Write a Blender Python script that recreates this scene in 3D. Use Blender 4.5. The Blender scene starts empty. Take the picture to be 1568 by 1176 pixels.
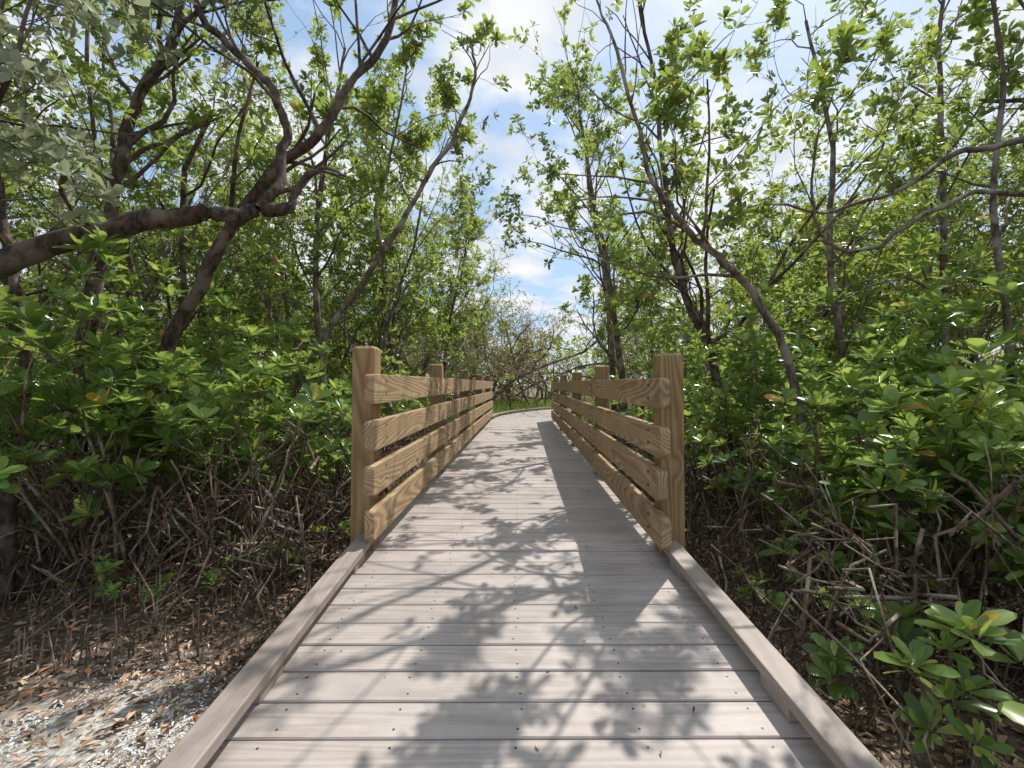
import bpy, math, numpy as np
from mathutils import Vector
rng = np.random.default_rng(7)
scene = bpy.context.scene
COL = scene.collection

# ---------------------------------------------------------------- helpers
def nrm(v):
    v = np.asarray(v, float); return v/ (np.linalg.norm(v)+1e-12)

def mesh_from(name, V, faces_list, mats, smooth=True):
    """faces_list: list of (array (n,k), material index)"""
    me = bpy.data.meshes.new(name)
    V = np.asarray(V, np.float32)
    me.vertices.add(len(V)); me.vertices.foreach_set('co', V.ravel())
    loops=[]; starts=[]; mi=[]; pos=0
    for F, m in faces_list:
        F=np.asarray(F,np.int32)
        if len(F)==0: continue
        n,k=F.shape
        loops.append(F.ravel()); starts.append(pos+np.arange(n)*k); mi.append(np.full(n,m)); pos+=n*k
    loops=np.concatenate(loops); starts=np.concatenate(starts); mi=np.concatenate(mi)
    me.loops.add(len(loops)); me.loops.foreach_set('vertex_index', loops.astype(np.int32))
    me.polygons.add(len(starts)); me.polygons.foreach_set('loop_start', starts.astype(np.int32))
    me.polygons.foreach_set('material_index', mi.astype(np.int32))
    me.polygons.foreach_set('use_smooth', np.full(len(starts), smooth))
    for m in mats: me.materials.append(m)
    me.update(calc_edges=True)
    return me

def add_obj(name, me, parent=None, loc=(0,0,0), rz=0, s=1):
    o=bpy.data.objects.new(name, me); COL.objects.link(o)
    o.location=loc; o.rotation_euler=(0,0,rz); o.scale=(s,s,s) if np.isscalar(s) else s
    if parent: o.parent=parent
    return o

def new_mat(name):
    m=bpy.data.materials.new(name); m.use_nodes=True
    nt=m.node_tree; nt.nodes.clear()
    out=nt.nodes.new('ShaderNodeOutputMaterial')
    return m, nt, out
def N(nt,t,**kw):
    n=nt.nodes.new(t)
    for k,v in kw.items():
        if k in n.inputs.keys(): n.inputs[k].default_value=v
        else: setattr(n,k,v)
    return n
def ramp(nt, fac, stops, interp='LINEAR'):
    r=nt.nodes.new('ShaderNodeValToRGB'); r.color_ramp.interpolation=interp
    el=r.color_ramp.elements
    while len(el)<len(stops): el.new(0.5)
    for e,(p,c) in zip(el,stops):
        e.position=p; e.color=(c[0],c[1],c[2],1) if len(c)==3 else c
    nt.links.new(fac,r.inputs['Fac']); return r.outputs['Color']
def mixc(nt, fac, a, b, mode='MIX'):
    m=nt.nodes.new('ShaderNodeMix'); m.data_type='RGBA'; m.blend_type=mode
    for sock,v in ((m.inputs[0],fac),(m.inputs[6],a),(m.inputs[7],b)):
        if isinstance(v,(int,float)): sock.default_value=v
        elif isinstance(v,tuple): sock.default_value=(*v,1)
        else: nt.links.new(v,sock)
    return m.outputs[2]
def math_(nt,op,a,b=None):
    m=nt.nodes.new('ShaderNodeMath'); m.operation=op
    for i,v in enumerate((a,b)):
        if v is None: continue
        if isinstance(v,(int,float)): m.inputs[i].default_value=v
        else: nt.links.new(v,m.inputs[i])
    return m.outputs[0]

SUN=nrm([.42,.60,1.0])

# ---------------------------------------------------------------- materials
def leaf_material(name, stops, trans=0.4, tcol=(0.30,0.42,0.05), rough=0.38):
    m,nt,out=new_mat(name); L=nt.links.new
    g=N(nt,'ShaderNodeNewGeometry')
    oi=N(nt,'ShaderNodeObjectInfo')
    c=ramp(nt,g.outputs['Random Per Island'],stops)
    hs=N(nt,'ShaderNodeHueSaturation'); L(c,hs.inputs['Color'])
    L(math_(nt,'ADD',math_(nt,'MULTIPLY',oi.outputs['Random'],0.5),0.80),hs.inputs['Value'])
    L(math_(nt,'ADD',math_(nt,'MULTIPLY',oi.outputs['Random'],-0.045),0.510),hs.inputs['Hue'])
    p=N(nt,'ShaderNodeBsdfPrincipled',Roughness=rough)
    L(hs.outputs['Color'],p.inputs['Base Color'])
    t=N(nt,'ShaderNodeBsdfTranslucent')
    tc=mixc(nt,0.6,hs.outputs['Color'],tcol); L(tc,t.inputs['Color'])
    mx=N(nt,'ShaderNodeMixShader'); mx.inputs[0].default_value=trans
    L(p.outputs[0],mx.inputs[1]); L(t.outputs[0],mx.inputs[2]); L(mx.outputs[0],out.inputs[0])
    return m
M_leaf=leaf_material('mangrove_leaf',[(0,(0.032,0.068,0.022)),(0.4,(0.078,0.145,0.038)),(0.75,(0.15,0.23,0.055)),(0.955,(0.26,0.33,0.08)),(0.978,(0.48,0.38,0.06)),(1,(0.42,0.15,0.04))],0.48,(0.55,0.68,0.11))
M_leaf_hi=leaf_material('mangrove_shrub_leaf',[(0,(0.045,0.11,0.036)),(0.45,(0.115,0.225,0.06)),(0.85,(0.225,0.35,0.09)),(0.975,(0.33,0.43,0.11)),(0.987,(0.55,0.42,0.06)),(1,(0.5,0.25,0.04))],0.42,(0.58,0.74,0.13),0.24)
M_leaf_silver=leaf_material('buttonwood_leaf',[(0,(0.19,0.22,0.13)),(0.6,(0.31,0.35,0.22)),(1,(0.44,0.47,0.31))],0.42,(0.52,0.56,0.30),0.5)
M_leaf_olive=leaf_material('olive_leaf',[(0,(0.10,0.10,0.028)),(0.6,(0.18,0.18,0.045)),(1,(0.30,0.25,0.07))],0.42,(0.48,0.46,0.11),0.5)
M_grass=leaf_material('grass_blade',[(0,(0.14,0.23,0.05)),(1,(0.28,0.36,0.09))],0.45,(0.4,0.55,0.10),0.5)

def bark_material(name,c1,c2,c3):
    m,nt,out=new_mat(name); L=nt.links.new
    tc=N(nt,'ShaderNodeTexCoord'); mp=N(nt,'ShaderNodeMapping'); mp.inputs['Scale'].default_value=(1,1,0.35)
    L(tc.outputs['Object'],mp.inputs['Vector'])
    n1=N(nt,'ShaderNodeTexNoise',Scale=30.0,Detail=5.0,Roughness=0.68); L(mp.outputs[0],n1.inputs['Vector'])
    n2=N(nt,'ShaderNodeTexNoise',Scale=6.0,Detail=3.0); L(tc.outputs['Object'],n2.inputs['Vector'])
    c=ramp(nt,n1.outputs['Fac'],[(0.38,c1),(0.6,c2)])
    c=mixc(nt,ramp(nt,n2.outputs['Fac'],[(0.5,(0,0,0)),(0.6,(1,1,1))]),c,c3)
    p=N(nt,'ShaderNodeBsdfPrincipled',Roughness=0.9); L(c,p.inputs['Base Color'])
    b=N(nt,'ShaderNodeBump',Strength=1.0,Distance=0.02); L(n1.outputs['Fac'],b.inputs['Height']); L(b.outputs[0],p.inputs['Normal'])
    L(p.outputs[0],out.inputs[0]); return m
M_bark=bark_material('bark',(0.055,0.04,0.03),(0.21,0.16,0.12),(0.31,0.27,0.235))
M_bark_dark=bark_material('buttonwood_bark',(0.03,0.019,0.014),(0.13,0.088,0.064),(0.20,0.155,0.125))
M_twig=bark_material('root_bark',(0.06,0.039,0.028),(0.22,0.15,0.10),(0.36,0.29,0.225))

def wood_material(name, axis, dark, mid, light, contour=55.0, rough=0.75, bump=0.35, knots=True, var=0.25, cross=4.5, fine=0.5):
    m,nt,out=new_mat(name); L=nt.links.new
    tc=N(nt,'ShaderNodeTexCoord'); g=N(nt,'ShaderNodeNewGeometry')
    cm=N(nt,'ShaderNodeCombineXYZ')
    r=g.outputs['Random Per Island']
    for i in range(3): L(math_(nt,'MULTIPLY',r,37.0+11*i),cm.inputs[i])
    ad=N(nt,'ShaderNodeVectorMath',operation='ADD'); L(tc.outputs['Object'],ad.inputs[0]); L(cm.outputs[0],ad.inputs[1])
    mp=N(nt,'ShaderNodeMapping')
    sc=[cross]*3; sc[axis]=0.4; mp.inputs['Scale'].default_value=sc
    L(ad.outputs[0],mp.inputs['Vector'])
    n=N(nt,'ShaderNodeTexNoise',Scale=1.0,Detail=1.0,Roughness=0.4,Distortion=0.1); L(mp.outputs[0],n.inputs['Vector'])
    mp2=N(nt,'ShaderNodeMapping'); sc2=[160.0]*3; sc2[axis]=5.0; mp2.inputs['Scale'].default_value=sc2
    L(ad.outputs[0],mp2.inputs['Vector'])
    n2=N(nt,'ShaderNodeTexNoise',Scale=1.0,Detail=4.0,Roughness=0.65); L(mp2.outputs[0],n2.inputs['Vector'])
    h=n.outputs['Fac']
    if knots:
        mp3=N(nt,'ShaderNodeMapping'); sc3=[3.2]*3; sc3[axis]=1.5; mp3.inputs['Scale'].default_value=sc3
        L(ad.outputs[0],mp3.inputs['Vector'])
        v=N(nt,'ShaderNodeTexVoronoi',Scale=1.0); L(mp3.outputs[0],v.inputs['Vector'])
        k=ramp(nt,v.outputs['Distance'],[(0.0,(1,1,1)),(0.07,(0.5,)*3),(0.2,(0,0,0))],'EASE')
        h=math_(nt,'ADD',h,math_(nt,'MULTIPLY',k,0.12))
    s=math_(nt,'SINE',math_(nt,'MULTIPLY',h,contour*2))
    s=math_(nt,'ADD',math_(nt,'MULTIPLY',s,0.5),0.5)
    s=math_(nt,'ADD',math_(nt,'MULTIPLY',s,1-fine),math_(nt,'MULTIPLY',n2.outputs['Fac'],fine))
    c=ramp(nt,s,[(0.2,dark),(0.5,mid),(0.8,light)])
    if knots:
        c=mixc(nt,ramp(nt,v.outputs['Distance'],[(0.045,(0.8,)*3),(0.085,(0,0,0))]),c,tuple(x*0.45 for x in dark))
    n3=N(nt,'ShaderNodeTexNoise',Scale=3.1,Detail=6.0,Roughness=0.65); L(tc.outputs['Object'],n3.inputs['Vector'])
    hs=N(nt,'ShaderNodeHueSaturation'); L(c,hs.inputs['Color'])
    val=math_(nt,'ADD',math_(nt,'MULTIPLY',r,var),1.0-var*0.5)
    val=math_(nt,'MULTIPLY',val,math_(nt,'ADD',math_(nt,'MULTIPLY',n3.outputs['Fac'],0.9),0.55))
    L(val,hs.inputs['Value'])
    p=N(nt,'ShaderNodeBsdfPrincipled',Roughness=rough); L(hs.outputs['Color'],p.inputs['Base Color'])
    b=N(nt,'ShaderNodeBump',Strength=bump,Distance=0.003); L(s,b.inputs['Height']); L(b.outputs[0],p.inputs['Normal'])
    L(p.outputs[0],out.inputs[0]); return m
M_rail=wood_material('weathered_pine_rail',1,(0.19,0.115,0.055),(0.32,0.215,0.115),(0.46,0.34,0.20),contour=80,fine=.65,var=.35)
M_post=wood_material('weathered_pine_post',2,(0.20,0.115,0.045),(0.33,0.21,0.09),(0.44,0.30,0.15),contour=70,fine=.65,var=.35)
M_deck=wood_material('composite_deck',0,(0.31,0.262,0.237),(0.385,0.332,0.303),(0.44,0.388,0.358),contour=34,rough=0.6,bump=0.6,knots=False,var=0.2,cross=9,fine=.7)
M_curb=wood_material('composite_curb',1,(0.255,0.205,0.175),(0.305,0.25,0.217),(0.36,0.30,0.265),contour=30,rough=0.6,bump=0.4,knots=False,var=0.1,fine=.75)
M_joist=wood_material('joist_wood',1,(0.06,0.045,0.03),(0.10,0.075,0.05),(0.14,0.10,0.07))
m,nt,out=new_mat('screw_steel'); p=N(nt,'ShaderNodeBsdfPrincipled',Roughness=0.5,Metallic=0.6); p.inputs['Base Color'].default_value=(0.08,0.07,0.065,1); nt.links.new(p.outputs[0],out.inputs[0]); M_screw=m

def island_mat(name,stops,rough=0.8,trans=0):
    m,nt,out=new_mat(name); g=N(nt,'ShaderNodeNewGeometry')
    c=ramp(nt,g.outputs['Random Per Island'],stops)
    p=N(nt,'ShaderNodeBsdfPrincipled',Roughness=rough); nt.links.new(c,p.inputs['Base Color']); nt.links.new(p.outputs[0],out.inputs[0]); return m
M_litter=island_mat('dead_leaf',[(0,(0.08,0.048,0.03)),(0.4,(0.24,0.155,0.095)),(0.75,(0.42,0.29,0.18)),(0.93,(0.58,0.46,0.33)),(1,(0.55,0.20,0.06))])
M_shell=island_mat('shell',[(0,(0.5,0.49,0.46)),(0.5,(0.72,0.71,0.68)),(1,(0.85,0.84,0.82))],0.6)

# ground material
m,nt,out=new_mat('forest_floor'); L=nt.links.new
tc=N(nt,'ShaderNodeTexCoord')
n1=N(nt,'ShaderNodeTexNoise',Scale=22.0,Detail=8.0,Roughness=0.7); L(tc.outputs['Object'],n1.inputs['Vector'])
n2=N(nt,'ShaderNodeTexVoronoi',Scale=60.0); L(tc.outputs['Object'],n2.inputs['Vector'])
n3=N(nt,'ShaderNodeTexNoise',Scale=2.2,Detail=6.0,Roughness=0.65); L(tc.outputs['Object'],n3.inputs['Vector'])
c=ramp(nt,n1.outputs['Fac'],[(0.3,(0.045,0.032,0.023)),(0.52,(0.14,0.10,0.07)),(0.7,(0.27,0.20,0.145))])
shc=ramp(nt,n2.outputs['Color'],[(0.0,(0.28,0.25,0.21)),(0.6,(0.58,0.55,0.50)),(1,(0.8,0.79,0.76))])
dv=N(nt,'ShaderNodeVectorMath',operation='DISTANCE'); L(tc.outputs['Object'],dv.inputs[0]); dv.inputs[1].default_value=(-1.75,1.25,-0.3)
mask=math_(nt,'ADD',dv.outputs['Value'],math_(nt,'MULTIPLY',n3.outputs['Fac'],1.6))
mk=ramp(nt,math_(nt,'MULTIPLY',mask,0.4),[(0.54,(1,1,1)),(0.74,(0,0,0))])
mk2=mixc(nt,1.0,mk,ramp(nt,n1.outputs['Fac'],[(0.46,(1,1,1)),(0.58,(0.3,0.3,0.3))]),'MULTIPLY')
c=mixc(nt,mk2,c,shc)
p=N(nt,'ShaderNodeBsdfPrincipled',Roughness=0.95); L(c,p.inputs['Base Color'])
b=N(nt,'ShaderNodeBump',Strength=1.0,Distance=0.02); L(n1.outputs['Fac'],b.inputs['Height']); L(b.outputs[0],p.inputs['Normal'])
L(p.outputs[0],out.inputs[0]); M_ground=m

# ---------------------------------------------------------------- path centreline
cp=np.array([(0.03,-1.6),(0.012,2.73),(0.10,6.0),(0.24,12.0),(0.42,13.6),(1.0,15.2),(2.0,16.7),(3.4,17.9),(5.2,18.9),(8.5,19.9),(13,20.6)])
seg=np.r_[0,np.cumsum(np.hypot(*np.diff(cp,axis=0).T))]
S=np.arange(0,seg[-1],0.05)
cx=np.interp(S,seg,cp[:,0]); cy=np.interp(S,seg,cp[:,1])
def smooth(a,k=13):
    b=np.pad(a,(k,k),mode='reflect',reflect_type='odd'); return np.convolve(b,np.ones(2*k+1)/(2*k+1),'valid')
cx=smooth(cx); cy=smooth(cy)
cz=np.where(cy<2.73,-0.056*(2.73-cy),0.0)
tx=np.gradient(cx,S); ty=np.gradient(cy,S); tl=np.hypot(tx,ty); tx/=tl; ty/=tl
def path(s,off,dz=0.0):
    x=np.interp(s,S,cx); y=np.interp(s,S,cy); z=np.interp(s,S,cz)
    a=np.interp(s,S,tx); b_=np.interp(s,S,ty)
    return np.array([x+b_*off, y-a*off, z+dz])
def s_at_y(y): return float(np.interp(y,cy,S))

# ground height
def hnoise(x,y):
    return 0.05*np.sin(1.3*x+0.7*y)+0.04*np.sin(2.9*y-1.7*x+1)+0.025*np.sin(5.1*x+4.3*y+2)
def gz(x,y):
    base=-0.46+0.18*np.exp(-((np.asarray(y)-0.5)/1.9)**2)*1.0
    d=np.minimum(np.abs(np.asarray(x)),30)
    return base+hnoise(x,y)*np.clip(d/3,0.3,1.5)
u=np.linspace(-1,1,181); g=np.sign(u)*(np.abs(u)*12+np.abs(u)**5*240)
GX,GY=np.meshgrid(g,g+6); GZ=gz(GX,GY)
GZ=np.where(np.hypot(GX,GY-6)>40,-0.46,GZ)
V=np.stack([GX,GY,GZ],-1).reshape(-1,3); n=len(u)
i=np.arange(n-1)[:,None]*n+np.arange(n-1)[None]; i=i.ravel()
add_obj('ground',mesh_from('ground',V,[(np.stack([i,i+1,i+n+1,i+n],1),0)],[M_ground]))

# ---------------------------------------------------------------- boardwalk
bw=bpy.data.objects.new('boardwalk',None); COL.objects.link(bw)
import bmesh
class Poly:
    def __init__(s): s.V=[]; s.F=[]
    def prism(s, A, B):
        k=len(A); o=len(s.V); s.V+= [tuple(p) for p in A]+[tuple(p) for p in B]
        for j in range(k): s.F.append((o+j,o+(j+1)%k,o+k+(j+1)%k,o+k+j))
        s.F.append(tuple(o+k-1-j for j in range(k))); s.F.append(tuple(o+k+j for j in range(k)))
    def obj(s,name,mat,parent,bevel=0):
        me=bpy.data.meshes.new(name); me.from_pydata(s.V,[],s.F); me.materials.append(mat); me.update()
        bm=bmesh.new(); bm.from_mesh(me); bmesh.ops.recalc_face_normals(bm,faces=bm.faces); bm.to_mesh(me); bm.free()
        o=add_obj(name,me,parent)
        if bevel:
            md=o.modifiers.new('b','BEVEL'); md.width=bevel; md.segments=2; md.limit_method='ANGLE'
        return o
P=Poly(); SC=Poly()
pitch=0.1465; s=0.02; HW=0.93
bw_rng=np.random.default_rng(3)
while s<S[-1]-0.3:
    w=0.1385
    prof=[(0,-.03),(0,-.004),(.004,0),(w-.004,0),(w,-.004),(w,-.03)]
    j=bw_rng.normal(0,0.003); dzj=bw_rng.normal(0,0.0012)
    P.prism([path(s+a,-HW+j,b+dzj) for a,b in prof],[path(s+a,HW+j,b+dzj) for a,b in prof])
    for off in (-0.74,-0.37,0.0,0.37,0.74):
        for ds in (0.03,w-0.03):
            if s>6: break
            c=path(s+ds,off+bw_rng.normal(0,.006),0.0008+dzj)
            r=0.0042
            ring=[(c[0]+r*math.cos(t),c[1]+r*math.sin(t)) for t in np.arange(6)*math.pi/3]
            SC.prism([(x,y,c[2]-.004) for x,y in ring],[(x,y,c[2]) for x,y in ring])
    s+=pitch
P.obj('deck_boards',M_deck,bw); SC.obj('deck_screws',M_screw,bw)
P=Poly()
for off in (-0.8,-0.28,0.28,0.8):
    for a in np.arange(0.05,S[-1]-0.6,0.5):
        def ring(s_): return [path(s_,off-.03,-.035),path(s_,off+.03,-.035),path(s_,off+.03,-.22),path(s_,off-.03,-.22)]
        P.prism(ring(a),ring(a+0.499))
for a in np.arange(0.4,S[-1]-0.6,2.2):
    for off in (-0.8,0.8):
        q=path(a,off); 
        P.prism([(q[0]-.07,q[1]-.07,-.22),(q[0]+.07,q[1]-.07,-.22),(q[0]+.07,q[1]+.07,-.22),(q[0]-.07,q[1]+.07,-.22)],
                [(q[0]-.07,q[1]-.07,-.9),(q[0]+.07,q[1]-.07,-.9),(q[0]+.07,q[1]+.07,-.9),(q[0]-.07,q[1]+.07,-.9)])
P.obj('joists',M_joist,bw)
sr0=s_at_y(2.66); sr1=s_at_y(12.3)
for nm,sg,y0 in (('curb_left',-1,2.66),('curb_right',1,2.58)):
    P=Poly(); Q=Poly()
    for a0,a1 in ((0.02,s_at_y(y0)),(sr1+0.05,S[-1]-0.6)):
        L_=2.2; a=a1
        pieces=[]
        if a0<1:
            while a>a0+0.3: pieces.append((max(a0,a-L_*1.5),a)); a-=L_*1.5
        else:
            a=a0
            while a<a1-.3: pieces.append((a,min(a+0.45,a1))); a+=0.452
        for b0,b1 in pieces:
            def ring(s_): return [path(s_,sg*.82,.058),path(s_,sg*.82,.098),path(s_,sg*.915,.098),path(s_,sg*.915,.058)]
            P.prism(ring(b0+.002),ring(b1-.002))
        for b in np.arange(a1-0.12,a0,-0.9):
            def ring(s_): return [path(s_,sg*.835,.001),path(s_,sg*.835,.0575),path(s_,sg*.91,.0575),path(s_,sg*.91,.001)]
            Q.prism(ring(b-.16),ring(b))
    P.obj(nm,M_curb,bw,0.005); Q.obj(nm+'_blocks',M_curb,bw,0.003)

# ---------------------------------------------------------------- railings
def rounded(l0,l1,h0,h1,r0,r1):
    pts=[]
    def arc(cx_,cy_,r,a0):
        for k in range(5):
            a=a0+k*math.pi/8; pts.append((cx_+r*math.cos(a),cy_+r*math.sin(a)))
    arc(l1-r1,h1-r1,r1,0); arc(l0+r0,h1-r0,r0,math.pi/2); arc(l0+r0,h0+r0,r0,math.pi); arc(l1-r1,h0+r1,r1,1.5*math.pi)
    return pts
rr=np.random.default_rng(11)
def railing(sg, y0, ztop, zoff, posts_y):
    E=bpy.data.objects.new('wooden_railing',None); COL.objects.link(E)
    ps=[s_at_y(y) for y in posts_y]
    for k,a in enumerate(ps):
        q=path(a,sg*.902); h=.066; zt=ztop+rr.normal(0,.01)
        P=Poly(); lean=rr.normal(0,.006,2)
        def sq(hh,z): 
            dx,dy=lean*z
            return [(q[0]-hh+dx,q[1]-hh+dy,z),(q[0]+hh+dx,q[1]-hh+dy,z),(q[0]+hh+dx,q[1]+hh+dy,z),(q[0]-hh+dx,q[1]+hh+dy,z)]
        rings=[sq(h,-.8),sq(h,zt-.016),sq(h-.018,zt)]
        for r_ in rings: P.V+=r_
        for j in range(2):
            for t in range(4): P.F.append((4*j+t,4*j+(t+1)%4,4*j+4+(t+1)%4,4*j+4+t))
        P.F.append((0,1,2,3)); P.F.append((8,9,10,11))
        P.obj('post_%d'%(k+1),M_post,E,0.003)
    B=Poly()
    tops=(1.035,0.775,0.53,0.285)
    for ri,tp in enumerate(tops):
        P=Poly()
        knots_=[s_at_y(y0)]+ps[1:-1]+[ps[-1]+0.14]
        js=[knots_[0]]+[knots_[i] for i in range(2,len(knots_)-1,2)]+[knots_[-1]]
        for b0,b1 in zip(js[:-1],js[1:]):
            first=(b0==js[0]); last=(b1==js[-1])
            r0=.03 if first else .006; r1=.03 if last else .006
            jz=rr.normal(0,.004)
            pts=rounded(b0+(0 if first else .003)+ (rr.uniform(-.03,.03) if first else 0),b1-(0 if last else .003),tp-.168+zoff+jz,tp+zoff+jz,r0,r1)
            A=[path(l,sg*.777,hh) for l,hh in pts]; Bq=[path(l,sg*.832,hh) for l,hh in pts]
            P.prism(A,Bq)
        P.obj('rail_%d'%(ri+1),M_rail,E,0.004)
        for a in ps:
            for dz in (-.045,-.12):
                c=path(a,sg*.7755,tp+zoff+dz)
                ring=[(math.cos(t)*.009,math.sin(t)*.009) for t in np.arange(8)*math.pi/4]
                B.prism([(c[0]+sg*.003,c[1]+u_,c[2]+v_) for u_,v_ in ring],[(c[0]-sg*.004,c[1]+u_*.7,c[2]+v_*.7) for u_,v_ in ring])
    B.obj('bolts',M_screw,E)
railing(-1,2.50,1.195,0.0,(2.73,5.0,7.3,9.7,12.0))
railing(1,2.44,1.16,-0.022,(2.66,4.95,7.3,9.7,12.0))

# ---------------------------------------------------------------- vegetation builder
TPL=np.array([(0,0,0),(-.15,.32,.035),(.15,.32,.035),(0,.55,-.01),(-.22,.7,.04),(.22,.7,.04),(0,1.0,-.03)])
TRI=np.array([(0,3,1),(1,3,4),(0,2,3),(2,5,3),(4,3,6),(3,5,6)])
TPL2=np.array([(0,0,0),(-.22,.6,.05),(.22,.6,.05),(0,1.0,-.02)])
TRI2=np.array([(0,3,1),(0,2,3)])
TPL3=np.array([(0,0,0),(-.12,.28,.03),(.12,.28,.03),(0,.55,-.015),(-.21,.62,.04),(.21,.62,.04),(-.14,.9,.005),(.14,.9,.005),(0,1.0,-.04)])
TRI3=np.array([(0,3,1),(1,3,4),(0,2,3),(2,5,3),(4,3,6),(6,3,8),(3,5,7),(3,7,8)])
def dapple_keep_prob(p):
    """added canopy gaps: foliage thinned by where its shadow lands, to shape sun patches"""
    t=(p[2]-.3)/SUN[2]; x=p[0]-SUN[0]*t; y=p[1]-SUN[1]*t
    nz=.5+.25*math.sin(9.3*x+4.1*y+.7)+.25*math.sin(5.6*x-8.7*y+2.1)
    if abs(x)<1.1 and .2<y<2.9:
        if x-.3*(y-1.6)>-.25: return 1. if nz>.46 else .05
        return .8 if nz>.78 else .0
    if abs(x)<1.1 and y>=2.9: return 1. if nz>.47 else .04
    if x<=-1.1 and y<3.8: return .9 if nz>.62 else .08
    if x>=1.1 and y<3.8: return .9 if nz>.58 else .1
    return 1.
class Plant:
    def __init__(s,rng): s.V=[];s.F=[];s.n=0;s.R=[];s.rng=rng;s.LV=[];s.prune=False
    def tube(s,pts,rad,sides=5):
        pts=np.asarray(pts,float); rad=np.asarray(rad,float); m=len(pts)
        T=np.gradient(pts,axis=0); T/=np.linalg.norm(T,axis=1)[:,None]+1e-9
        ref=np.array([0.31,0.17,0.93]) if abs(T[0,2])<0.8 else np.array([0.95,0.2,0.1])
        A=np.cross(T,ref); A/=np.linalg.norm(A,axis=1)[:,None]+1e-9; Bv=np.cross(T,A)
        a=np.arange(sides)*2*math.pi/sides
        ring=pts[:,None]+rad[:,None,None]*(A[:,None]*np.cos(a)[None,:,None]+Bv[:,None]*np.sin(a)[None,:,None])
        s.V.append(ring.reshape(-1,3))
        i=(np.arange(m-1)[:,None]*sides+np.arange(sides)[None]); j=(np.arange(m-1)[:,None]*sides+(np.arange(sides)[None]+1)%sides)
        s.F.append(np.stack([i,j,j+sides,i+sides],-1).reshape(-1,4)+s.n); s.n+=m*sides
    def ros(s,p,ax,sc=1.0): s.R.append((*p,*ax,sc))
    def grow(s,p,d,L,r,lvl,P):
        rg=s.rng
        if s.prune and lvl>=2:  # twigs left out to shape the sun dapples on deck and shrubs
            if rg.uniform()>dapple_keep_prob(np.asarray(p)+d*L*.7): return
        n=P['n'][lvl]; pts=[np.array(p,float)]; ds=[d]; st=L/n
        W=rg.normal(0,P['wob'][lvl],(n,3))
        for k in range(n):
            d=d+W[k]; d[2]+=P['up'][lvl]; d=d/np.linalg.norm(d); pts.append(pts[-1]+d*st); ds.append(d)
        t=np.linspace(0,1,n+1); rad=r*(1-.62*t)
        s.tube(pts,rad,P['sides'][lvl])
        s.kids(pts,ds,rad,L,lvl,P)
    def kids(s,pts,ds,rad,L,lvl,P,t0=None,kn=None):
        rg=s.rng; n=len(pts)-1
        if lvl>=P['max']:
            ax=nrm(ds[-1]+np.array([0,0,P.get('axup',.45)])); s.ros(pts[-1],ax,rg.uniform(.8,1.2))
            for _ in range(P.get('extra',1)):
                k=rg.uniform(.2,.95)*n; i=min(int(k),n-1); p=pts[i]+(pts[i+1]-pts[i])*(k-i)
                s.ros(p,nrm(ds[i]+rg.normal(0,.7,3)+np.array([0,0,.5])),rg.uniform(.6,1.0))
            return
        K=P['k'][lvl] if kn is None else kn
        t0=P['t0'][lvl] if t0 is None else t0
        for c in range(K+1):
            tt=1.0 if c==K else t0+(1-t0)*(c+rg.uniform(0,1))/K
            k=tt*n; i=min(int(k),n-1); p=pts[i]+(pts[i+1]-pts[i])*(k-i); d=ds[i+1]
            pr=rg.normal(0,1,3); pr-=d*pr.dot(d); pr=nrm(pr)
            a=rg.uniform(.15,.4) if c==K else math.radians(rg.uniform(*P['ang']))
            nd=nrm(d*math.cos(a)+pr*math.sin(a)+np.array([0,0,P.get('bias',.1)]))
            rr_=max(np.interp(k,np.arange(n+1),rad)*rg.uniform(.36,.58),P.get('rmin',.003))
            s.grow(p,nd,L*P['lr'][lvl]*rg.uniform(.65,1.25)*(1.2-.5*tt),rr_,lvl+1,P)
    def leaves(s,L,nl=(6,9),petiole=.12,spread=(20,88),kind=1):
        TP,TR=((TPL2,TRI2),(TPL,TRI),(TPL3,TRI3))[kind]
        R=np.array(s.R); rg=s.rng
        cnt=rg.integers(nl[0],nl[1]+1,len(R)); idx=np.repeat(np.arange(len(R)),cnt)
        j=np.concatenate([np.arange(c) for c in cnt]); fr=(j+.5)/cnt[idx]
        ax=R[idx,3:6]; pos=R[idx,:3]; sc=R[idx,6]
        ref=np.where(np.abs(ax[:,2:3])<.9,np.array([[0,0,1.0]]),np.array([[1.0,0,0]]))
        A=np.cross(ax,ref); A/=np.linalg.norm(A,axis=1)[:,None]; Bv=np.cross(ax,A)
        ph=j*2.4+rg.uniform(0,6.28,len(R))[idx]+rg.normal(0,.25,len(j))
        th=np.radians(spread[0]+(spread[1]-spread[0])*fr+rg.normal(0,10,len(j)))
        rad=A*np.cos(ph)[:,None]+Bv*np.sin(ph)[:,None]
        c,sn=np.cos(th)[:,None],np.sin(th)[:,None]
        U=ax*c+rad*sn; Nn=ax*sn-rad*c; Sd=np.cross(U,Nn)
        tw=rg.normal(0,.3,len(j))[:,None]; Sd2=Sd*np.cos(tw)+Nn*np.sin(tw); Nn=np.cross(Sd2,U); Sd=Sd2
        ln=(L*sc*rg.uniform(.65,1.15,len(j))*(.7+.4*fr))[:,None,None]; bend=rg.uniform(-.6,2.5,len(j))[:,None,None]
        wd=rg.uniform(.85,1.25,len(j))[:,None,None]
        T=TP[None]
        Vv=pos[:,None]+U[:,None]*petiole*L*.6+ln*(Sd[:,None]*T[...,0:1]*wd+U[:,None]*T[...,1:2]+Nn[:,None]*(T[...,2:3]-bend*.06*T[...,1:2]**2))
        s.LV=Vv.reshape(-1,3); s.LF=(TR[None]+ (np.arange(len(j))*len(TP))[:,None,None]).reshape(-1,3)
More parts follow.
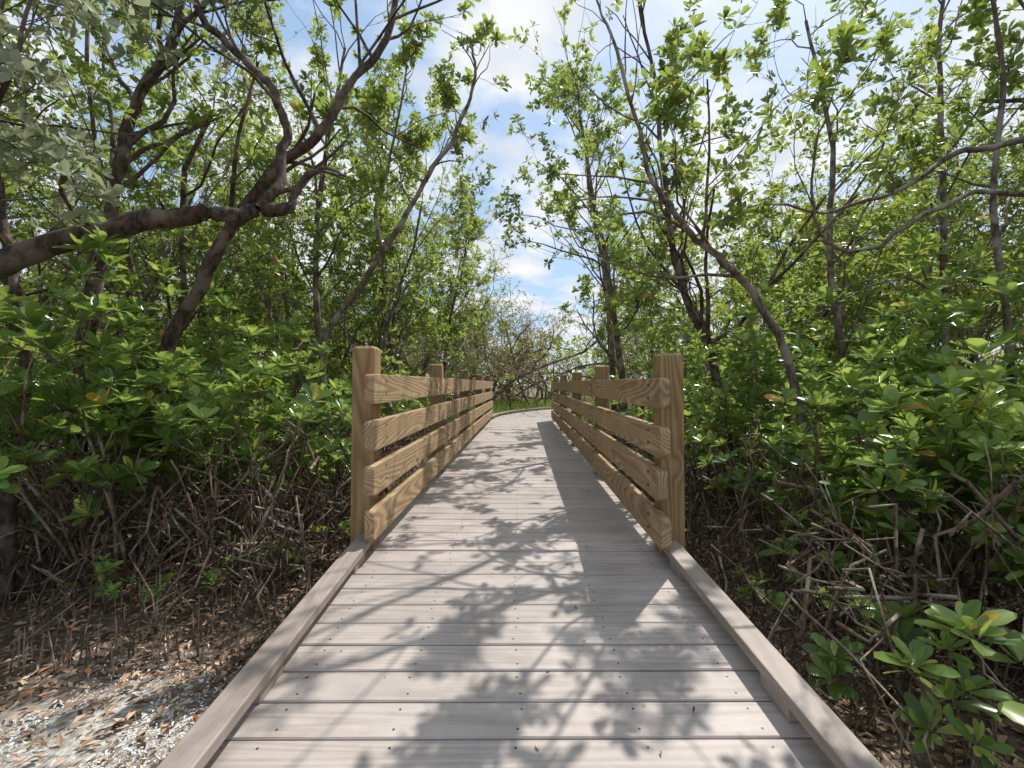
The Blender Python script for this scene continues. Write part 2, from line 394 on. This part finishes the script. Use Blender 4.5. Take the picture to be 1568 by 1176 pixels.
    def mesh(s,name,bark,leaf):
        V=np.concatenate(s.V) if s.V else np.zeros((0,3)); F=np.concatenate(s.F)
        fl=[(F,0)]
        if len(s.LV): fl.append((s.LF+len(V),1)); V=np.concatenate([V,s.LV])
        return mesh_from(name,V,fl,[bark,leaf])

PC=dict(n=(7,5,3,2),wob=(.13,.2,.22,.25),up=(.05,.06,.07,.08),sides=(8,5,4,3),max=3,k=(9,5,3),t0=(.26,.25,.2),lr=(.38,.5,.5),ang=(28,65),extra=1,bias=.12,rmin=.003)
def canopy(seed,stems=3,H=4.8,P=PC,leafL=.105,leafm=None,bark=None,lean=.3,name='mangrove_tree',nl=(5,8),kind=1):
    rg=np.random.default_rng(seed); T=Plant(rg)
    for k in range(stems):
        a=k*2.1+rg.uniform(0,1); d=nrm([math.cos(a)*lean*rg.uniform(.3,1.2),math.sin(a)*lean*rg.uniform(.3,1.2),1])
        T.grow(np.array([math.cos(a)*.15,math.sin(a)*.15,-.15]),d,H*rg.uniform(.75,1.1),.052*rg.uniform(.7,1.15),0,P)
    for k in range(9):
        a=rg.uniform(0,6.28); h=rg.uniform(.3,.9); R_=rg.uniform(.3,.9)
        t=np.linspace(0,1,6)
        pts=np.stack([np.cos(a)*R_*t**.8,np.sin(a)*R_*t**.8,h*(1-t**2.2)-.1],1); T.tube(pts,.012+.01*(1-t),4)
    T.leaves(leafL,nl,kind=kind)
    return T.mesh(name,bark or M_bark,leafm or M_leaf)
canopies=[canopy(100+i,stems=(3,3,3,3,3)[i],H=(4.8,5.6,4.2,6.0,5.1)[i]) for i in range(5)]
far_canopies=[canopy(150+i,stems=3,H=(5.0,5.8,4.5)[i],leafL=.15,nl=(4,6),kind=0) for i in range(3)]
PO=dict(PC); PO.update(k=(6,4,3),wob=(.3,.35,.3,.3),ang=(35,75),up=(0,.02,.05,.05),extra=0,rmin=.006)
olives=[canopy(200+i,stems=6,H=4.4,P=PO,leafL=.09,leafm=M_leaf_olive,bark=M_twig,lean=1.1,name='buttonwood_tree',nl=(3,4),kind=0) for i in range(2)]

PS=dict(n=(5,4,2),wob=(.22,.28,.3),up=(.05,.08,.2),sides=(5,4,3),max=2,k=(4,2),t0=(.45,.35),lr=(.5,.55),ang=(30,65),extra=0,bias=.28,rmin=.0035,axup=1.1)
def shrub(seed,stems=7,H=1.2,leafL=.132):
    rg=np.random.default_rng(seed); T=Plant(rg)
    for k in range(stems):
        a=k*2.4+rg.uniform(0,.6); d=nrm([math.cos(a)*.75*rg.uniform(.3,1.1),math.sin(a)*.75*rg.uniform(.3,1.1),1])
        T.grow(np.array([math.cos(a)*.1,math.sin(a)*.1,-.05]),d,H*rg.uniform(.7,1.15),.015,0,PS)
    T.leaves(leafL,(8,12),spread=(25,80),kind=2)
    return T.mesh('mangrove_shrub',M_twig,M_leaf_hi)
shrubs=[shrub(300+i,stems=(9,8,10,7)[i],H=(1.3,1.1,1.5,.9)[i]) for i in range(4)]
def seedling(seed):
    rg=np.random.default_rng(seed); T=Plant(rg)
    for k in range(4):
        a=rg.uniform(0,6.28); d=nrm([math.cos(a)*.5,math.sin(a)*.5,1]); T.grow(np.array([math.cos(a)*.05,math.sin(a)*.05,-.05]),d,.35*rg.uniform(.6,1.2),.006,1,dict(PS,k=(1,1)))
    T.leaves(.12,(8,12),spread=(28,84),kind=2); return T.mesh('mangrove_seedling',M_twig,M_leaf_hi)
seedlings=[seedling(400+i) for i in range(3)]

PH=dict(PC); PH.update(k=(8,5,4))
def spline(pts,k=5):
    pts=np.array(pts,float); n=len(pts); P_=np.vstack([2*pts[0]-pts[1],pts,2*pts[-1]-pts[-2]]); out_=[]
    for i in range(n-1):
        a,b,c,d=P_[i:i+4]
        for t in np.arange(k)/k: out_.append(.5*((2*b)+(-a+c)*t+(2*a-5*b+4*c-d)*t*t+(-a+3*b-3*c+d)*t**3))
    out_.append(pts[-1]); return np.array(out_)
def hero(name,seed,lines,leafL=.095,leafm=None,bark=None,nl=(6,9),prune=True):
    """lines: (points, r0, r1, leaf t0, n kids, branch length)"""
    rg=np.random.default_rng(seed); T=Plant(rg); T.prune=prune
    for pts,r0,r1,t0,kn,BL in lines:
        q=spline(pts,6); wob=rg.normal(0,.02,q.shape); wob=(wob+np.roll(wob,1,0)+np.roll(wob,-1,0))/3; q[2:-2]+=wob[2:-2]
        nr=rg.normal(0,.09,len(q)); nr=(nr+np.roll(nr,1)+np.roll(nr,2))/3
        rad=np.linspace(r0,r1,len(q))*(1+nr)
        T.tube(q,rad,10)
        if kn:
            ds=[nrm(v) for v in np.gradient(q,axis=0)]
            if BL<.66: T.kids(list(q),ds,rad,BL/.5,1,PH,t0=t0,kn=kn)
            else: T.kids(list(q),ds,rad,BL/.38,0,PH,t0=t0,kn=kn)
    T.leaves(leafL,nl)
    return add_obj(name,T.mesh(name,bark or M_bark,leafm or M_leaf))
hero('silver_buttonwood_tree',1,[
 ([(-4.3,2.3,-.5),(-4.2,2.4,.5),(-3.9,2.5,1.2),(-3.48,2.6,1.52),(-2.92,2.6,1.67),(-2.49,2.7,1.88),(-2.06,2.8,2.0),(-1.68,2.9,2.08),(-1.44,3.0,2.13)],.10,.04,.93,0,.4),
 ([(-1.62,2.93,2.09),(-1.53,3.0,2.26),(-1.53,3.05,2.49),(-1.54,3.1,2.74),(-1.60,3.1,2.92),(-1.77,3.1,3.12),(-1.95,3.1,3.29),(-2.15,3.1,3.6),(-2.2,3.2,4.2)],.034,.02,.45,7,1.0),
 ([(-1.46,3.0,2.13),(-1.40,3.05,2.35),(-1.31,3.1,2.42),(-1.15,3.15,2.41)],.03,.008,.6,0,.25),
 ([(-2.95,2.6,1.66),(-2.6,2.2,1.95),(-2.2,1.95,2.2),(-1.95,1.85,2.55)],.018,.006,.2,10,.45),
 ([(-3.3,2.6,1.58),(-3.0,2.2,2.1),(-2.5,1.9,2.6),(-2.2,1.8,3.0)],.018,.006,.2,12,.5),
 ([(-3.0,2.62,1.7),(-2.9,2.5,2.2),(-2.6,2.3,2.7),(-2.4,2.3,3.2)],.016,.006,.3,9,.5),
 ([(-2.5,2.7,1.9),(-2.35,2.4,1.95),(-2.15,2.2,1.98),(-2.0,2.1,1.85)],.012,.005,.3,3,.3),
],leafL=.085,leafm=M_leaf_silver,bark=M_bark_dark,nl=(5,7),prune=False)
hero('mangrove_tree',2,[([(-3.03,3.9,-.5),(-2.98,3.85,.4),(-2.91,3.8,1.12),(-2.69,3.8,1.61),(-2.37,3.8,2.21),(-2.04,3.8,2.70),(-1.66,3.8,3.03),(-1.36,3.8,3.47),(-1.05,3.8,3.85),(-.95,3.9,4.5)],.07,.022,.4,14,1.2)],bark=M_bark_dark)
hero('mangrove_tree',3,[([(-3.66,3.8,-.5),(-3.62,3.8,.8),(-3.46,3.8,1.83),(-3.32,3.8,2.54),(-3.24,3.8,2.98),(-3.1,3.8,3.41),(-2.85,3.8,3.82),(-2.7,3.8,4.6)],.072,.03,.42,14,1.4)],bark=M_bark_dark)
hero('mangrove_tree',4,[([(-3.33,3.0,-.5),(-3.31,3.0,.32),(-3.21,3.0,1.09),(-3.29,3.0,1.65),(-3.4,3.0,2.3),(-3.5,3.1,3.4)],.042,.02,.5,8,1.1)],bark=M_bark_dark)
hero('mangrove_tree',5,[([(-2.5,5.0,-.5),(-2.45,5,.2),(-2.36,5,.88),(-1.89,5,1.74),(-1.43,5,2.39),(-.96,5,3.18),(-.67,5,3.68),(-.45,5.1,4.26),(-.45,5.2,4.8)],.048,.014,.58,12,.7),
   ([(-1.43,5,2.39),(-1.5,5.1,3.0),(-1.35,5.2,3.7),(-1.2,5.2,4.6)],.025,.01,.3,12,.85)])
hero('mangrove_tree',6,[([(2.5,3.5,-.5),(2.41,3.55,.08),(2.23,3.6,.96),(1.99,3.6,1.53),(1.63,3.6,1.99),(1.35,3.65,2.28),(1.14,3.7,2.72),(.98,3.8,3.39),(.9,4.0,3.95),(.8,4.3,4.6)],.038,.01,.38,14,1.15)])
hero('mangrove_tree',7,[([(2.43,5,-.5),(2.34,5,.53),(2.2,5,1.31),(1.91,5,1.96),(1.76,5,2.53),(1.69,5,3.18),(1.6,5,4.1),(1.4,5,5.2)],.062,.016,.26,22,1.5)],bark=M_bark_dark)
hero('mangrove_tree',8,[([(4.2,3.1,-.5),(4.15,3,1.2),(4.0,3,2.4),(4.1,3.2,3.6),(4.2,3.4,5)],.08,.035,.5,9,1.3),
   ([(4.0,3,2.4),(3.7,3,2.60),(3.21,3,2.53),(2.87,3,2.45),(2.57,3,2.25),(2.13,3,2.13),(1.66,3,2.16)],.028,.006,.45,6,.45),
   ([(3.95,3,2.3),(3.51,3,2.21),(3.04,3,2.22),(2.65,3,2.04),(2.44,3,1.89),(2.18,3,1.87),(2.03,3,2.02),(1.98,3,2.47),(2.11,3,2.86)],.02,.006,.5,6,.45)])
hero('mangrove_tree',9,[([(4.85,5,-.5),(4.8,5,.6),(4.75,5,2.2),(4.72,5,3.6),(4.7,5,4.8),(4.9,5,5.8)],.045,.015,.25,16,1.3)])
hero('mangrove_tree',10,[([(3.6,3.3,-.5),(3.75,3.4,.7),(3.7,3.5,2.3),(3.75,3.5,3.4),(3.6,3.5,4.4)],.03,.012,.45,9,.9)])
hero('mangrove_tree',12,[([(1.9,7.4,-.5),(1.75,7.3,1.2),(1.5,7.2,2.8),(1.2,7.1,4.2),(1.0,7.0,5.6)],.06,.015,.2,21,1.45)],leafL=.105)
hero('mangrove_tree',13,[([(3.3,4.6,-.5),(3.35,4.6,1.0),(3.2,4.6,2.2),(3.3,4.7,3.4),(3.1,4.8,4.8)],.045,.015,.26,16,1.3)])
hero('mangrove_tree',14,[([(2.2,9.6,-.5),(2.1,9.5,1.5),(1.9,9.4,3.2),(1.6,9.3,4.8),(1.5,9.2,6.2)],.07,.02,.18,22,1.7)],leafL=.115)
hero('mangrove_tree',15,[([(-1.9,8.0,-.5),(-2.0,8.0,1.0),(-2.3,8.0,2.6),(-2.3,8.0,4.2),(-2.2,8.0,5.4)],.055,.02,.2,17,1.3)],leafL=.105)
hero('mangrove_tree',16,[([(-2.3,6.0,-.5),(-2.5,6.0,1.2),(-2.6,6.0,2.8),(-2.4,6.0,4.4),(-2.2,6.0,5.4)],.05,.018,.25,17,1.3)])
hero('mangrove_tree',17,[([(-1.8,12.2,-.5),(-1.8,12.2,1.5),(-1.6,12.2,3.0),(-1.3,12.2,4.2),(-1.2,12.1,5.0)],.06,.02,.25,14,1.3)],leafL=.11)

# ---- forest instances
def corridor(x,y,half):
    return np.min(np.hypot(cx-x,cy-y))<half
prng=np.random.default_rng(21); placed=[]
def scatter(n,xr,yr,half,sp,cond=None):
    res=[]
    for _ in range(n*30):
        if len(res)>=n: break
        x=prng.uniform(*xr); y=prng.uniform(*yr)
        if corridor(x,y,half) or (cond and not cond(x,y)): continue
        if any((x-a)**2+(y-b)**2<sp*sp for a,b in placed): continue
        placed.append((x,y)); res.append((x,y))
    return res
def put(lst,meshes,name,s0,s1):
    for x,y in lst:
        me=meshes[prng.integers(len(meshes))]; sc=prng.uniform(s0,s1)
        add_obj(name,me,loc=(x,y,float(gz(x,y))),rz=prng.uniform(0,6.28),s=sc)
put(scatter(12,(-8,-3.0),(5.4,13),3.0,1.5),canopies,'mangrove_tree',.85,1.05)
put(scatter(12,(3.3,9),(6.6,13),3.0,1.5),canopies,'mangrove_tree',.85,1.05)
put([(6.8,4.6),(6.5,2.0),(6.0,.2),(-6.0,2.6),(-5.8,.2),(-5.0,4.4)],canopies,'mangrove_tree',.85,.97)
put(scatter(26,(-24,24),(10,28),2.8,2.3,lambda x,y:abs(x)<1.2*y+1 and not(abs(x-.5)<2.6 and y<23)),far_canopies,'mangrove_tree',.85,1.05)
put([(-1.6,17.4),(.1,19.6),(-3.2,16.6),(1.8,21.0),(-1.4,20.8),(3.6,22.2)],olives,'buttonwood_tree',1.25,1.6)
sh=[(-2.75,3.15,2,1.0),(-2.3,3.5,0,.95),(-3.4,3.4,2,1.0),(-2.15,4.3,1,.9),(-2.8,4.3,2,1.05),(-4.1,3.3,2,1.0),(-2.2,5.6,1,1.0),(-2.5,7,2,.9),
    (2.15,3.3,1,.8),(2.8,3.0,0,1.0),(3.2,2.5,2,.95),(3.7,3.4,2,1.0),(2.5,2.3,3,.9),(2.5,4.3,2,.95),(2.8,1.8,0,.7),(2.4,5.6,1,1.0),(3.2,4.2,2,1.1),(4.1,2.1,2,.9),(2.6,7,2,1.0)]
for x,y,k,sc in sh: add_obj('mangrove_shrub',shrubs[k],loc=(x,y,float(gz(x,y))),rz=prng.uniform(0,6.28),s=sc)
placed=[]
put(scatter(26,(-9,9),(5,17),2.7,1.1),shrubs,'mangrove_shrub',.9,1.3)
for x,y,sc in [(-1.5,3.2,.7),(-1.95,2.95,.6),(-2.5,2.85,.6),(-1.4,3.9,.6),(1.5,1.5,.8),(1.8,1.35,1.1),(1.65,1.9,.9),(1.5,2.6,.6),(1.9,2.35,.9),(2.2,1.4,1.2),(1.95,1.0,1.1)]:
    add_obj('mangrove_seedling',seedlings[prng.integers(3)],loc=(x,y,float(gz(x,y))),rz=prng.uniform(0,6.28),s=sc*1.1)

# ---- roots and dead twigs
rg=np.random.default_rng(31)
for side in (-1,1):
    T=Plant(rg)
    for _ in range(1700):
        y=3+ 11*rg.uniform(0,1)**1.6 - (1.2 if side>0 else .1); x=side*(1.2+4.2*rg.uniform(0,1)**1.3)
        a=rg.uniform(0,6.28); R_=rg.uniform(.15,.7); h=rg.uniform(.2,1.25)*rg.uniform(.4,1); t=np.linspace(0,1,6)
        z0=float(gz(x,y)); ox=rg.normal(0,.05,(6,3))
        pts=np.stack([x+np.cos(a)*R_*t,y+np.sin(a)*R_*t,z0+h*(1-t**rg.uniform(1,2.5))],1)+ox; 
        if np.min(side*pts[:,0])<1.08: continue
        r=rg.uniform(.003,.011); T.tube(pts,r*(1-.4*t),4)
    for _ in range(900):
        y=2.2+7*rg.uniform(0,1)**1.5-(.9 if side>0 else 0); x=side*(1.15+3*rg.uniform(0,1))
        z0=float(gz(x,y)); h=rg.uniform(.06,.26); dx,dy=rg.normal(0,.03,2)
        T.tube([(x,y,z0-.02),(x+dx*.5,y+dy*.5,z0+h*.5),(x+dx,y+dy,z0+h)],[.005,.004,.002],4)
    add_obj('mangrove_roots',T.mesh('mangrove_roots',M_twig,M_twig))
# ---- litter / shells / grass
def scraps(name,mat,n,fx,size,tilt,lift=.004):
    x,y,z=fx(n); n=len(x); a=rg.uniform(0,6.28,n); l=rg.uniform(.5,1.3,n)*size
    D=np.stack([np.cos(a),np.sin(a),rg.normal(0,tilt,n)],1); E=np.stack([-np.sin(a),np.cos(a),rg.normal(0,tilt,n)],1)
    c=np.stack([x,y,z+lift+rg.uniform(0,.012,n)],1); w=rg.uniform(.25,.45,n)
    q=[c-D*l[:,None]*.5, c+E*(w*l*.5)[:,None]+np.array([0,0,1])*(rg.uniform(0,.25,n)*l)[:,None], c+D*l[:,None]*.5, c-E*(w*l*.5)[:,None]+np.array([0,0,1])*(rg.uniform(0,.25,n)*l)[:,None]]
    V=np.stack(q,1).reshape(-1,3); i=np.arange(n)[:,None]*4
    add_obj(name,mesh_from(name,V,[(np.concatenate([i+[0,1,2],i+[0,2,3]],0),0)],[mat],False))
def fl(n):
    x=np.r_[-1.0-4.2*rg.uniform(0,1,n//2)**1.2, 1.0+3*rg.uniform(0,1,n//3)**1.2]; y=rg.uniform(.6,6,len(x))
    k=(np.hypot(x+1.75,(y-1.2))>.6+.25*np.sin(5*x+3*y))|(rg.uniform(0,1,len(x))<.45); x,y=x[k],y[k]
    return x,y,gz(x,y)
scraps('leaf_litter',M_litter,36000,fl,.05,.25,.008)
def fs(n):
    x=-1.75+rg.normal(0,.75,n); y=1.2+rg.normal(0,.5,n); nz=np.sin(7*x+2*y)*np.sin(5*y-3*x+1); k=(x<-.98)&(y>.3)&(nz>-.25); x,y=x[k],y[k]; return x,y,gz(x,y)
scraps('shell_fragments',M_shell,24000,fs,.017,.3,.008)
def fd(n):
    y=rg.uniform(1.2,9,n); x=rg.uniform(-.8,.8,n); return x,y,np.where(y<2.73,-.056*(2.73-y),0)
scraps('fallen_leaves',M_litter,60,fd,.03,.1,.003)
nb=14000
x=rg.uniform(-2.5,7,nb); y=rg.uniform(13.5,24,nb); d=np.array([np.min(np.hypot(cx-a,cy-b)) for a,b in zip(x,y)]); k=(d>1.05); x,y=x[k],y[k]; nb=len(x)
a=rg.uniform(0,6.28,nb); h=rg.uniform(.35,.95,nb); z=gz(x,y); w=.014
c=np.stack([x,y,z],1); E=np.stack([np.cos(a),np.sin(a),0*a],1)*w; ln=np.stack([rg.normal(0,.2,nb)*h,rg.normal(0,.2,nb)*h,h],1)
V=np.stack([c-E,c+E,c+ln*.55+E*.7,c+ln*.55-E*.7,c+ln*np.array([1.6,1.6,1])],1).reshape(-1,3); i=np.arange(nb)[:,None]*5
add_obj('marsh_grass',mesh_from('marsh_grass',V,[(np.concatenate([i+[0,1,2],i+[0,2,3],i+[3,2,4]]),0)],[M_grass]))
# distant tree line all round
T=Plant(rg); nT=5000
for _ in range(nT):
    a=rg.uniform(0,6.28); R_=rg.uniform(34,46); h=rg.uniform(0,1)**.8*(5.0+1.0*math.sin(a*9)+.6*math.sin(a*23))
    T.ros((R_*math.sin(a),6+R_*math.cos(a),-.4+h),nrm(rg.normal(0,1,3)+[0,0,1]),1)
for _ in range(200):
    a=rg.uniform(0,6.28); R_=rg.uniform(33,46); x=R_*math.sin(a); y=6+R_*math.cos(a)
    T.tube([(x,y,-.6),(x+.2,y,2),(x-.3,y+.2,4.5)],[.1,.08,.03],5)
T.leaves(.6,(5,7),kind=0); add_obj('distant_trees',T.mesh('distant_trees',M_bark,M_leaf))

# ---------------------------------------------------------------- light
el=math.asin(SUN[2]); az=math.atan2(SUN[0],SUN[1])
sun=bpy.data.lights.new('sun','SUN'); sun.energy=5.0; sun.angle=math.radians(.45); sun.color=(1,.96,.89)
so=bpy.data.objects.new('sun',sun); COL.objects.link(so); so.location=(5,8,12)
so.rotation_euler=Vector(SUN).to_track_quat('Z','Y').to_euler()
w=bpy.data.worlds.new('World'); scene.world=w; w.use_nodes=True; nt=w.node_tree; nt.nodes.clear(); L=nt.links.new
sky=N(nt,'ShaderNodeTexSky'); sky.sky_type='NISHITA'; sky.sun_disc=False; sky.sun_elevation=el; sky.sun_rotation=az; sky.dust_density=1.5; sky.air_density=1.0
tc=N(nt,'ShaderNodeTexCoord'); sp=N(nt,'ShaderNodeSeparateXYZ'); L(tc.outputs['Generated'],sp.inputs[0])
zz=math_(nt,'ADD',math_(nt,'MAXIMUM',sp.outputs[2],0.0),0.18)
cb=N(nt,'ShaderNodeCombineXYZ'); L(math_(nt,'DIVIDE',sp.outputs[0],zz),cb.inputs[0]); L(math_(nt,'DIVIDE',sp.outputs[1],zz),cb.inputs[1])
cn=N(nt,'ShaderNodeTexNoise',Scale=1.7,Detail=6.0,Roughness=.55); L(cb.outputs[0],cn.inputs['Vector'])
cn2=N(nt,'ShaderNodeTexNoise',Scale=4.0,Detail=3.0); L(cb.outputs[0],cn2.inputs['Vector'])
cf=ramp(nt,cn.outputs['Fac'],[(.43,(0,0,0)),(.55,(1,1,1))])
cc=ramp(nt,cn2.outputs['Fac'],[(.35,(5.2,5.5,6.0)),(.6,(6.6,6.7,6.8))])
bl=mixc(nt,.6,sky.outputs[0],(3.0,4.5,6.5))
fin=mixc(nt,cf,bl,cc)
bg=N(nt,'ShaderNodeBackground',Strength=.15); L(fin,bg.inputs[0]); wo=N(nt,'ShaderNodeOutputWorld'); L(bg.outputs[0],wo.inputs[0])

cam=bpy.data.cameras.new('camera'); cam.lens=16; cam.sensor_width=36; cam.clip_start=.05; cam.clip_end=1000
co=bpy.data.objects.new('camera',cam); COL.objects.link(co); co.location=(0,0,.97); co.rotation_euler=(math.radians(90),0,0)
scene.camera=co
scene.view_settings.view_transform='Standard'; scene.view_settings.look='None'; scene.view_settings.exposure=0; scene.view_settings.gamma=1
